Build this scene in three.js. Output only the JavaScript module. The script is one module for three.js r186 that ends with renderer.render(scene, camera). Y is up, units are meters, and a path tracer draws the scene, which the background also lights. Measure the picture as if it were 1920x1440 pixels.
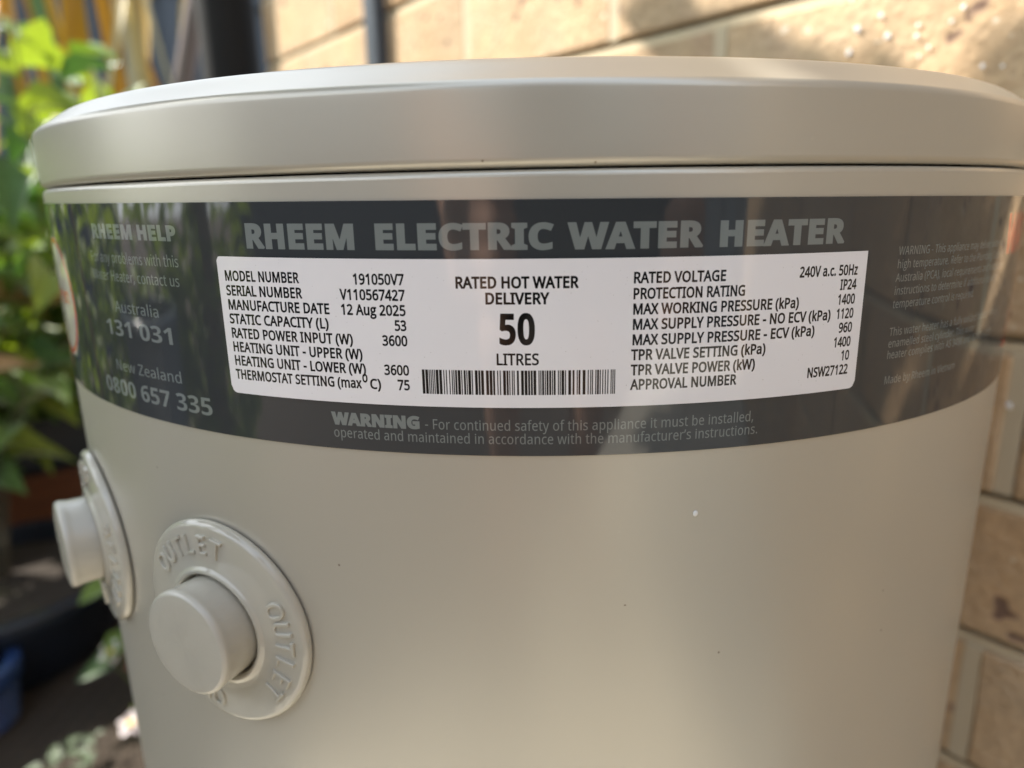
import * as THREE from 'three';
import { mergeGeometries, mergeVertices } from 'three/addons/utils/BufferGeometryUtils.js';
import { RoundedBoxGeometry } from 'three/addons/geometries/RoundedBoxGeometry.js';
import { TextGeometry } from 'three/addons/geometries/TextGeometry.js';
import { FontLoader } from 'three/addons/loaders/FontLoader.js';
import { MarchingCubes } from 'three/addons/objects/MarchingCubes.js';

// ------------------------------------------------------------------ camera, sky, sun, exposure
const scene = new THREE.Scene();
const EYE = new THREE.Vector3(0, 0.64, 0.363);
const camera = new THREE.PerspectiveCamera(57.05, 4 / 3, 0.01, 400);
camera.position.copy(EYE);
camera.rotation.order = 'YXZ';
camera.rotation.set(-0.25288, 0.0266, -0.01953);
camera.focus = 0.172;
camera.userData.fStop = 7;
camera.updateMatrixWorld();

const renderer = new THREE.WebGLRenderer({ antialias: true });
renderer.toneMapping = THREE.LinearToneMapping;
renderer.toneMappingExposure = 3.65;
renderer.shadowMap.enabled = true;

const SUN_AZ = 75 * Math.PI / 180, SUN_EL = 46 * Math.PI / 180;           // azimuth to the left of the view direction
const SUN = new THREE.Vector3(-Math.sin(SUN_AZ) * Math.cos(SUN_EL), Math.sin(SUN_EL), -Math.cos(SUN_AZ) * Math.cos(SUN_EL));
{
  const w = 512, h = 256, a = new Float32Array(w * h * 4), d = new THREE.Vector3();
  for (let j = 0; j < h; j++) for (let i = 0; i < w; i++) {
    const lat = ((j + 0.5) / h - 0.5) * Math.PI, lon = ((i + 0.5) / w - 0.5) * 2 * Math.PI;
    d.set(Math.cos(lat) * Math.cos(lon), Math.sin(lat), Math.cos(lat) * Math.sin(lon));
    const up = Math.max(0, d.y), t = Math.pow(1 - up, 2.2), c = Math.max(0, d.dot(SUN));
    const g = 0.55 * Math.pow(c, 8) + 1.2 * Math.pow(c, 60);
    const k = (j * w + i) * 4;
    a[k] = 0.35 + 0.42 * t + g; a[k + 1] = 0.42 + 0.38 * t + 0.95 * g; a[k + 2] = 0.53 + 0.29 * t + 0.85 * g; a[k + 3] = 1;
  }
  const t = new THREE.DataTexture(a, w, h, THREE.RGBAFormat, THREE.FloatType);
  t.mapping = THREE.EquirectangularReflectionMapping; t.magFilter = t.minFilter = THREE.LinearFilter; t.needsUpdate = true;
  scene.background = t; scene.environment = t;
}
const sun = new THREE.DirectionalLight(new THREE.Color(1, 0.945, 0.85), 3.4);
sun.position.copy(SUN).multiplyScalar(8); sun.castShadow = true; sun.shadow.mapSize.set(4096, 4096);
Object.assign(sun.shadow.camera, { left: -5, right: 5, top: 5, bottom: -5, near: 0.1, far: 20 });
scene.add(sun, sun.target);

// ------------------------------------------------------------------ helpers
let seed = 20250812;
function rnd() { seed = (seed + 0x6d2b79f5) | 0; let t = Math.imul(seed ^ (seed >>> 15), 1 | seed); t = (t + Math.imul(t ^ (t >>> 7), 61 | t)) ^ t; return ((t ^ (t >>> 14)) >>> 0) / 4294967296; }
const rr = (a, b) => a + (b - a) * rnd();
const lin = (r, g, b) => new THREE.Color().setRGB(r, g, b);
const V = (x, y, z) => new THREE.Vector3(x, y, z);
const used = {};
function numbered(n) { const k = used[n] = (used[n] ?? -1) + 1; return k ? n + '_' + String(k).padStart(3, '0') : n; }
function mesh(name, g, m, parent) { const o = new THREE.Mesh(g, m); o.name = name; o.castShadow = o.receiveShadow = true; parent.add(o); return o; }
function thing(name, label, category, group) { const o = new THREE.Group(); o.name = numbered(name); o.userData = { label, category }; if (group) o.userData.group = group; scene.add(o); return o; }
function tag(o, label, category, group) { o.name = numbered(o.name); Object.assign(o.userData, { label, category }); if (group) o.userData.group = group; return o; }
function structure(o, label) { o.userData.kind = 'structure'; o.userData.label = label; return o; }
const PH = {};
function phys(o) { return new THREE.MeshPhysicalMaterial(o); }
function std(color, roughness, more) { return new THREE.MeshStandardMaterial({ color, roughness, ...more }); }
// tiling value noise
function hash(x, y, s) { let h = Math.imul(x, 374761393) ^ Math.imul(y, 668265263) ^ Math.imul(s, 2147483647); h = Math.imul(h ^ (h >>> 13), 1274126177); return ((h ^ (h >>> 16)) >>> 0) / 4294967296; }
function vnoise(u, v, n, s) {
  const x = u * n, y = v * n, xi = Math.floor(x), yi = Math.floor(y), fx = x - xi, fy = y - yi, q = (t) => t * t * (3 - 2 * t), m = (k) => ((k % n) + n) % n;
  const a = hash(m(xi), m(yi), s), b = hash(m(xi + 1), m(yi), s), c = hash(m(xi), m(yi + 1), s), d = hash(m(xi + 1), m(yi + 1), s);
  return a + (b - a) * q(fx) + (c - a) * q(fy) + (a - b - c + d) * q(fx) * q(fy);
}
const fbm = (u, v, n, s, o = 4) => { let r = 0, a = 0.5; for (let k = 0; k < o; k++) { r += a * vnoise(u, v, n << k, s + k); a *= 0.5; } return r / (1 - Math.pow(0.5, o)); };
function dataTex(n, m, fn, srgb, repeatX = 1, repeatY = 1) {
  const a = new Uint8Array(n * m * 4);
  for (let j = 0; j < m; j++) for (let i = 0; i < n; i++) { const c = fn((i + 0.5) / n, (j + 0.5) / m), k = (j * n + i) * 4; for (let q = 0; q < 3; q++) a[k + q] = Math.max(0, Math.min(255, Math.round(255 * (Array.isArray(c) ? c[q] : c)))); a[k + 3] = 255; }
  const t = new THREE.DataTexture(a, n, m); t.wrapS = t.wrapT = THREE.RepeatWrapping; t.magFilter = THREE.LinearFilter; t.minFilter = THREE.LinearMipmapLinearFilter; t.generateMipmaps = true;
  t.repeat.set(repeatX, repeatY); if (srgb) t.colorSpace = THREE.SRGBColorSpace; t.needsUpdate = true; return t;
}
function canvasTex(w, h, draw) { const c = document.createElement('canvas'); c.width = w; c.height = h; draw(c.getContext('2d'), w, h); const t = new THREE.CanvasTexture(c); t.colorSpace = THREE.SRGBColorSpace; t.magFilter = THREE.LinearFilter; t.anisotropy = 8; return t; }
function gridGeometry(nu, nv, fn, uvfn) {                                  // fn(u, v) -> [x, y, z]
  const p = [], uv = [], ix = [];
  for (let j = 0; j <= nv; j++) for (let i = 0; i <= nu; i++) { p.push(...fn(i / nu, j / nv)); uv.push(...(uvfn ? uvfn(i / nu, j / nv) : [i / nu, j / nv])); }
  for (let j = 0; j < nv; j++) for (let i = 0; i < nu; i++) { const a = j * (nu + 1) + i, b = a + 1, c = a + nu + 1, d = c + 1; ix.push(a, b, d, a, d, c); }
  const g = new THREE.BufferGeometry(); g.setAttribute('position', new THREE.Float32BufferAttribute(p, 3)); g.setAttribute('uv', new THREE.Float32BufferAttribute(uv, 2)); g.setIndex(ix); g.computeVertexNormals(); return g;
}
function tube(points, r0, r1, seg = 8, rad = 6) {                          // tapered tube
  const c = new THREE.CatmullRomCurve3(points), g = new THREE.TubeGeometry(c, seg, 1, rad, false), p = g.attributes.position, q = new THREE.Vector3();
  for (let i = 0; i <= seg; i++) { const o = c.getPointAt(i / seg), r = r0 + (r1 - r0) * i / seg; for (let k = 0; k <= rad; k++) { const n = i * (rad + 1) + k; q.fromBufferAttribute(p, n).sub(o).multiplyScalar(r).add(o); p.setXYZ(n, q.x, q.y, q.z); } }
  return g;
}

// ------------------------------------------------------------------ frame of the brick wall: s runs along it away from the camera, out runs from it into the yard
const WA = 39 * Math.PI / 180, WD = V(-Math.sin(WA), 0, -Math.cos(WA)), WN = V(Math.cos(WA), 0, -Math.sin(WA)), WDIST = 0.455;
const onWall = (s, out, y) => V(EYE.x, 0, EYE.z).addScaledVector(WN, WDIST - out).addScaledVector(WD, s).setY(y);
const wallTurn = WA + Math.PI / 2;          // a box whose x axis is turned by this lies along the wall (x = -s)
function wallGroup(o, s, out, y) { o.position.copy(onWall(s, out, y)); o.rotation.y = Math.atan2(WD.z, -WD.x) + Math.PI; return o; }   // local x = +s, local z = out of the wall

// ------------------------------------------------------------------ ground and paving
const soilMap = dataTex(512, 512, (u, v) => { const n = fbm(u, v, 8, 3, 5), f = fbm(u, v, 64, 9, 2), k = 0.16 + 0.22 * n + 0.16 * (f - 0.5) + (f > 0.74 ? 0.12 : 0); return [k * 1.12, k * 0.95, k * 0.78]; }, true, 2, 2);
const soilBump = dataTex(512, 512, (u, v) => fbm(u, v, 32, 21, 4), false, 2, 2);
{
  const g = gridGeometry(160, 160, (u, v) => {
    const e = (t) => { const q = t * 2 - 1; return Math.sign(q) * (Math.abs(q) * 1.5 + Math.pow(Math.abs(q), 6) * 60); };
    const x = e(u) - 0.6, z = e(v) - 0.5, r = Math.hypot(x + 0.6, z + 0.5);
    const rel = V(x, 0, z).sub(V(EYE.x, 0, EYE.z)), s = rel.dot(WD);
    const rough = s > 0.62 && r < 2.2 ? (fbm(((x + 5) * 0.25) % 1, ((z + 5) * 0.25) % 1, 16, 5, 4) - 0.5) * 0.03 : 0;
    return [x, -0.03 + rough, -z - 1.0 + 0];
  }, (u, v) => [u * 60, v * 60]);
  structure(mesh('ground', g, std(lin(1, 1, 1), 0.95, { map: soilMap, bumpMap: soilBump, bumpScale: 0.01 }), scene), 'dark bare garden soil');
}
{
  const pave = structure(thing('paving', '', ''), 'pale concrete pavers along the brick wall'); delete pave.userData.category;
  const conc = dataTex(512, 512, (u, v) => { const k = 0.70 + 0.16 * (fbm(u, v, 6, 31, 5) - 0.5) + 0.14 * (fbm(u, v, 90, 33, 2) - 0.5); return [k, k * 0.965, k * 0.89]; }, true);
  const concBump = dataTex(256, 256, (u, v) => fbm(u, v, 64, 35, 3), false, 2, 2);
  const mats = [1, 0.93, 0.97].map((k) => std(lin(k, k, k), 0.85, { map: conc, bumpMap: concBump, bumpScale: 0.0015 }));
  const geos = [0, 1, 2].map(() => { const g = new RoundedBoxGeometry(0.484, 0.05, 0.484, 1, 0.004); const uv = g.attributes.uv, p = g.attributes.position, a = rnd(), b = rnd(); for (let i = 0; i < uv.count; i++) uv.setXY(i, p.getX(i) + a, p.getZ(i) + b); return g; });
  for (let i = 0; i < 7; i++) for (let j = 0; j < 2; j++) {
    const o = mesh('paver', geos[(i * 2 + j) % 3], mats[Math.floor(rr(0, 3))], pave);
    wallGroup(o, 0.32 - i * 0.49, 0.25 + j * 0.49, -0.025 + rr(-0.0015, 0.0015)); o.name = i + j ? 'paver_' + String(i * 2 + j).padStart(3, '0') : 'paver';
  }
}

// ------------------------------------------------------------------ brick wall
const brickMap = dataTex(1024, 1024, (u, v) => {
  const a = fbm(u, v, 4, 41, 5), b = fbm(u, v, 24, 43, 4), c = vnoise(u, v, 160, 47), e = fbm(u, v, 12, 49, 3), p = fbm(u, v, 40, 53, 2);
  let r = 0.72 + 0.14 * (a - 0.5) + 0.09 * (b - 0.5) + 0.06 * (c - 0.5), g = r * (0.85 + 0.05 * (e - 0.5)), bl = r * (0.67 + 0.10 * (e - 0.5));
  if (p > 0.74 && b > 0.52) { const k = Math.min(1, (p - 0.74) * 12); r *= 1 - 0.38 * k; g *= 1 - 0.42 * k; bl *= 1 - 0.38 * k; }         // iron spots
  const w = fbm(u, v, 56, 59, 2); if (w > 0.84) { const k = Math.min(0.7, (w - 0.84) * 12); r += (0.9 - r) * k; g += (0.87 - g) * k; bl += (0.8 - bl) * k; }   // lime specks
  return [r, g, bl];
}, true, 2, 2);
const brickBump = dataTex(1024, 1024, (u, v) => { const p = fbm(u, v, 40, 53, 2); return 0.22 * fbm(u, v, 20, 61, 4) + 0.6 * fbm(u, v, 110, 63, 3) + 0.15 - (p > 0.74 ? (p - 0.74) * 2 : 0); }, false, 2, 2);
const BRICKS = [[1, 1, 1], [0.93, 0.92, 0.9], [1.05, 1.02, 0.96], [0.97, 0.93, 0.88], [0.88, 0.84, 0.8]].map(([r, g, b]) => std(lin(r, g, b), 0.9, { map: brickMap, bumpMap: brickBump, bumpScale: 0.0022 }));
{
  const wall = thing('brick_wall', 'tan clay brick wall with pale recessed mortar behind the water heater', 'wall');
  const END = 1.25, BACK = -3.0, PITCH = 0.212, DEEP = 0.11;
  const beds = [-0.0915 * 2 - 0.266, -0.0915 - 0.266, -0.266, -0.175, -0.083, 0.019, 0.121, 0.221];      // joint heights above the eye, from the photograph
  while (beds[0] > -0.64) beds.unshift(beds[0] - 0.0915);
  while (beds[beds.length - 1] < 1.5) beds.push(beds[beds.length - 1] + 0.099);
  const pale = std(lin(0.56, 0.46, 0.31), 0.95), mortar = std(lin(0.36, 0.31, 0.22), 0.95, { bumpMap: brickBump, bumpScale: 0.004 });  // core mortar darkened for the shadow under bricks; pale strips mark the lit edge
  const top = beds[beds.length - 1];
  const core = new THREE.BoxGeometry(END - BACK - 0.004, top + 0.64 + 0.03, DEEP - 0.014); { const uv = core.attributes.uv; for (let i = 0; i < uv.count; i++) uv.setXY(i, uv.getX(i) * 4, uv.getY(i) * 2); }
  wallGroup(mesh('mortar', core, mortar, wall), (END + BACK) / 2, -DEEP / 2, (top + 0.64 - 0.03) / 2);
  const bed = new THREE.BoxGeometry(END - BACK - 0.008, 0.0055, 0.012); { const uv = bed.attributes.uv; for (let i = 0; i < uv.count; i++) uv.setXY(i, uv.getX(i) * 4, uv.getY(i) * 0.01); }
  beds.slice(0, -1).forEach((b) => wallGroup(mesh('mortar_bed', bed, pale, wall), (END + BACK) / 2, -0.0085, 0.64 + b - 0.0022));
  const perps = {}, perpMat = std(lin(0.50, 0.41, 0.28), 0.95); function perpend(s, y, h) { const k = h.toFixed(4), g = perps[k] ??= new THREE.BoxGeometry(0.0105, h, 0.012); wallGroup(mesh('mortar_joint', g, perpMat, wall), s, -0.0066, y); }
  const cache = {};
  function brickGeo(w, h, variant) {
    const key = [w.toFixed(3), h.toFixed(4), variant].join(); if (cache[key]) return cache[key];
    const g = new RoundedBoxGeometry(w, h, DEEP, 2, 0.0022), p = g.attributes.position, uv = g.attributes.uv, a = rnd() * 3, b = rnd() * 3;
    for (let i = 0; i < p.count; i++) {
      let x = p.getX(i), y = p.getY(i), z = p.getZ(i); const n = (q) => vnoise(((x * 2.1 + y * 3.3 + 9) % 1 + 1) % 1, ((z * 3 + variant * 0.17 + q + 9) % 1 + 1) % 1, 64, 71 + variant) - 0.5;
      uv.setXY(i, (Math.abs(z) > DEEP / 2 - 0.004 ? x : z) + a, y + b);
      p.setXYZ(i, x + n(0.1) * 0.0025, y + n(0.4) * 0.0025, z + n(0.7) * 0.0015);
    }
    return (cache[key] = g);
  }
  let count = 0; const rest = [[], [], [], [], []];
  const aIndex = beds.findIndex((b) => Math.abs(b - 0.121) < 1e-6);
  for (let c = 0; c + 1 < beds.length; c++) {
    const h = beds[c + 1] - beds[c] - 0.010, y = 0.64 + (beds[c] + beds[c + 1]) / 2, odd = Math.abs(c - aIndex) % 2;
    let s0 = (odd ? 0.342 : 0.448) - PITCH * 30;
    for (; s0 < END; s0 += PITCH) {
      const a = Math.max(s0, BACK), b = Math.min(s0 + PITCH, END); if (b - a < 0.04) continue;
      const w = Math.round((b - a - 0.010 - (b - a > 0.2 ? (hash(c, Math.round(s0 * 100), 3) - 0.5) * 0.002 : 0)) * 1000) / 1000, variant = Math.floor(rnd() * 5), mat = Math.floor(rnd() * 5), g = brickGeo(w, h, variant), proud = rr(-0.0012, 0.0012);
      if (s0 > -0.35 && y < 1.35) { const o = mesh(count ? 'brick_' + String(count).padStart(3, '0') : 'brick', g, BRICKS[mat], wall); wallGroup(o, (a + b) / 2, -DEEP / 2 + proud, y); o.rotation.z = rr(-0.004, 0.004); count++; if (b < END - 0.02) perpend(b, y, h); }
      else { const o = new THREE.Object3D(); wallGroup(o, (a + b) / 2, -DEEP / 2 + proud, y); o.updateMatrix(); rest[mat].push(g.clone().applyMatrix4(o.matrix)); }
    }
  }
  rest.forEach((list, k) => { if (list.length) mesh('brickwork' + (k ? '_' + String(k).padStart(3, '0') : ''), mergeGeometries(list), BRICKS[k], wall).userData.kind = 'stuff'; });
  // white lime flecks stuck to the brick faces near the heater
  const fleckMat = std(lin(0.82, 0.79, 0.75), 0.8), flecks = [[1609, 55, 5.5], [1665, 68, 5], [1720, 68, 4], [1593, 99, 5], [1653, 30, 4], [1723, 47, 3.5], [1742, 89, 3], [1843, 124, 4], [1880, 124, 3], [1808, 14, 4], [1785, 40, 3], [1724, 106, 2.5], [1893, 760, 5.5]];
  flecks.forEach(([px, py, r], k) => {
    const dir = V((px - 960) / 1324.6, -(py - 720) / 1324.6, -1).applyQuaternion(camera.quaternion), t = WDIST / dir.dot(WN), P = EYE.clone().addScaledVector(dir, t);
    const m = r / 1324.6 * t, g = new THREE.IcosahedronGeometry(m, 2), p = g.attributes.position;
    for (let i = 0; i < p.count; i++) { const q = 0.8 + 0.5 * hash(Math.round(p.getX(i) / m * 3) + 9, Math.round(p.getY(i) / m * 3) + 9, k); p.setXYZ(i, p.getX(i) * q, p.getY(i) * q, p.getZ(i) * 0.3); }
    g.computeVertexNormals();
    const o = mesh('lime_fleck', g, fleckMat, wall); o.position.copy(P).addScaledVector(WN, -0.0008); o.rotation.y = Math.atan2(-WN.x, -WN.z);
  });
}

// ------------------------------------------------------------------ water heater
const R = 0.2025, H0 = EYE.y;                                               // heights below are given from the eye: y = H0 + h
const PAINT = lin(0.54, 0.505, 0.42);
function dots(u, v, n, s, share, size) { const x = u * n, y = v * n, xi = Math.floor(x), yi = Math.floor(y); if (hash(xi, yi, s) > share) return 0; const r = size * (0.4 + 0.6 * hash(xi, yi, s + 1)), d = Math.hypot(x - xi - 0.5 - (hash(xi, yi, s + 2) - 0.5) * 0.5, (y - yi - 0.5 - (hash(xi, yi, s + 3) - 0.5) * 0.5) * (0.8 + 0.5 * hash(xi, yi, s + 4))); return d < r ? 1 : Math.max(0, 1 - (d - r) * 8); }
const dirt = dataTex(2048, 2048, (u, v) => { const a = dots(u, v, 190, 83, 0.0005, 0.10), b = dots(u, v, 90, 87, 0.0002, 0.04), c = dots(u, v, 130, 91, 0.002, 0.1); const k = 0.985 * (1 - 0.4 * a - 0.6 * b) + 0.015 * c; return [k, k * (1 - 0.08 * (a + b)), k * (1 - 0.16 * (a + b))]; }, true, 3, 3);
const peel = dataTex(512, 512, (u, v) => fbm(u, v, 70, 91, 3), false, 8, 8);
const paint = phys({ color: PAINT, metalness: 0.34, roughness: 0.31, ior: 1.75, map: dirt, bumpMap: peel, bumpScale: 0.000008, specularIntensity: 1 });
const plastic = phys({ color: lin(0.44, 0.415, 0.345), roughness: 0.08, ior: 1.7, bumpMap: peel, bumpScale: 0.00004 });
const capPlastic = phys({ color: lin(0.44, 0.415, 0.35), roughness: 0.18, ior: 1.65, bumpMap: peel, bumpScale: 0.00005 });
function lathe(profile, seg = 192) { const g = new THREE.LatheGeometry(profile.map(([r, h]) => new THREE.Vector2(r, h)), seg), p = g.attributes.position, uv = g.attributes.uv; let acc = 0; for (let i = 0; i < uv.count; i++) uv.setXY(i, uv.getX(i) * 1.27, p.getY(i)); return g; }
function arc(cx, cy, r, a0, a1, n) { const o = []; for (let i = 0; i <= n; i++) { const a = (a0 + (a1 - a0) * i / n) * Math.PI / 180; o.push([cx + r * Math.cos(a), cy + r * Math.sin(a)]); } return o; }
const heater = thing('water_heater', 'pale grey cylindrical electric water heater with dark label band and white rating plate', 'water heater');
mesh('tank_shell', lathe([[R - 0.03, 0.03], [R - 0.004, 0.03], ...arc(R - 0.003, 0.033, 0.003, -90, 0, 4), [R, 0.08], [R, 0.2], [R, 0.35], [R, 0.5], [R, H0 + 0.0052], ...arc(R - 0.0015, H0 + 0.0052, 0.0015, 0, 90, 8), [R - 0.03, H0 + 0.0068]]), paint, heater);
mesh('base_ring', lathe([[R - 0.028, 0], [R - 0.012, 0], ...arc(R - 0.014, 0.002, 0.002, -90, 0, 3), [R - 0.012, 0.034], [R - 0.03, 0.034]], 96), std(lin(0.05, 0.05, 0.05), 0.6), heater);
const RL = R + 0.0002;
mesh('lid', lathe([[R - 0.012, H0 + 0.0080], [R - 0.004, H0 + 0.0071], ...arc(RL - 0.0022, H0 + 0.0093, 0.0022, -90, 0, 10), [RL + 0.0001, H0 + 0.013], [RL + 0.0002, H0 + 0.0222], ...arc(RL - 0.0026, H0 + 0.0231, 0.0028, 2, 54, 10),
  [RL - 0.0040, H0 + 0.0273], [RL - 0.0060, H0 + 0.0288], ...arc(R - 0.0105, H0 + 0.0264, 0.0046, 54, 84, 8), [R - 0.03, H0 + 0.0326], [R - 0.09, H0 + 0.0345], [0.0001, H0 + 0.0350]], 256), paint, heater);

// --- label band, wrapped on the shell and tilted a little as it was stuck on: s along the arc (mm, + to the right), v height (mm)
const TILT = 0.010;
function wrap(s, v, lift) { const a = s / 1000 / R, r = R + lift; return [r * Math.sin(a), H0 + (v - TILT * s) / 1000, r * Math.cos(a)]; }
function bandPanel(s0, s1, v0, v1, lift, n) { return gridGeometry(n, 4, (u, v) => wrap(s0 + (s1 - s0) * u, v0 + (v1 - v0) * v, lift)); }
function pen(c, s0, v1, k) {                                               // text in label millimetres
  return function text(str, s, base, cap, o = {}) {
    const size = cap / 0.714 * k; c.save(); c.font = (o.bold ? 'bold ' : '') + size + 'px sans-serif'; c.fillStyle = o.color || '#777d79'; c.textBaseline = 'alphabetic';
    let w = c.measureText(str).width, sx = o.width ? o.width * k / w : (o.squeeze || 1); const x = (s - s0) * k, y = (v1 - base) * k;
    c.translate(x, y); c.scale(sx, 1); const off = o.align === 'right' ? -w : o.align === 'center' ? -w / 2 : 0; c.fillText(str, off, 0);
    if (o.heavy) { c.strokeStyle = c.fillStyle; c.lineWidth = o.heavy * k; c.lineJoin = 'miter'; c.miterLimit = 2; c.strokeText(str, off, 0); }
    c.restore();
  };
}
const DARK = '#383b3d', GREY = '#787e7b';
const V0 = -59.4, V1 = 0.4;
function bandTex(s0, s1, draw) { const w = 2048, k = w / (s1 - s0), h = Math.round((V1 - V0) * k); return canvasTex(w, h, (c) => { c.fillStyle = DARK; c.fillRect(0, 0, w, h); draw(c, pen(c, s0, V1, k), k, s0); }); }
const bandMat = (map) => phys({ color: lin(1, 1, 1), map, roughness: 0.05, specularIntensity: 1, ior: 1.7 });
const texL = bandTex(-215, -84, (c, t, k, s0) => {
  t('RHEEM HELP', -92.4, -9.0, 3.7, { bold: 1, heavy: 0.35, width: 41, align: 'right', color: GREY });
  t('For any problems with this', -92.8, -15.7, 2.9, { width: 44, align: 'right', color: GREY });
  t('Water Heater, contact us', -93.4, -20.8, 2.9, { width: 44, align: 'right', color: GREY });
  t('Australia', -103.6, -29.6, 3.2, { width: 22.5, align: 'right', color: GREY });
  t('131 031', -98.0, -36.6, 4.6, { bold: 1, width: 36, align: 'right', color: GREY });
  t('New Zealand', -97.6, -47.2, 3.2, { width: 34, align: 'right', color: GREY });
  t('0800 657 335', -87.0, -54.9, 4.8, { bold: 1, width: 54, align: 'right', color: GREY });
  const X = (-180 - s0) * k, Y = (V1 + 29.8) * k; c.fillStyle = '#c9bfb4'; c.beginPath(); c.arc(X, Y, 20 * k, 0, 7); c.fill(); c.strokeStyle = '#d2331f'; c.lineWidth = 1.6 * k; c.beginPath(); c.arc(X, Y, 18.6 * k, 0, 7); c.stroke();
  t('Rheem', -180, -31.6, 5.5, { bold: 1, width: 27, align: 'center', color: '#d2331f' });
});
const texC = bandTex(-84, 90, (c, t) => {
  for (const [w, a, b] of [['RHEEM', -70, -39.4], ['ELECTRIC', -35.8, 5.9], ['WATER', 8.8, 39.9], ['HEATER', 43.1, 77.9]]) t(w, a + 0.25, -10.35, 5.45, { bold: 1, heavy: 0.5, width: b - a - 0.5, color: GREY });
  t('WARNING', -49.5, -53.1, 2.9, { bold: 1, heavy: 0.38, width: 22.8, color: GREY });
  t('- For continued safety of this appliance it must be installed,', -25.6, -53.1, 2.5, { width: 81.3, color: GREY });
  t('operated and maintained in accordance with the manufacturer\u2019s instructions.', -49.5, -56.5, 2.5, { width: 106.6, color: GREY });
});
const texR = bandTex(90, 215, (c, t, k, s0) => {
  const L = ['WARNING - This appliance may deliver water at', 'high temperature. Refer to the Plumbing Code of', 'Australia (PCA), local requirements and installation', 'instructions to determine if additional delivery', 'temperature control is required.'];
  L.forEach((q, i) => t(q, 97, -14.0 - i * 3.38, 2.15, { squeeze: 0.93, color: GREY }));
  ['This water heater has a fully welded bonded vitreous', 'enamelled steel cylinder. This water', 'heater complies with AS 3498 and AS/NZS 60335'].forEach((q, i) => t(q, 97, -34.8 - i * 3.1, 2.15, { squeeze: 0.93, color: GREY }));
  t('Made by Rheem in Vietnam', 97, -47.8, 2.15, { squeeze: 0.93, color: GREY });
  t('WARNING', 160.5, -16.5, 11.5, { bold: 1, heavy: 0.8, squeeze: 0.9, color: '#d63a22' });
  c.strokeStyle = '#d63a22'; c.lineWidth = 2.4 * k; c.lineJoin = 'round'; c.beginPath(); c.moveTo((197 - s0) * k, (V1 + 19) * k); c.lineTo((180.5 - s0) * k, (V1 + 48) * k); c.lineTo((213 - s0) * k, (V1 + 48) * k); c.closePath(); c.stroke();
});
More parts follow.
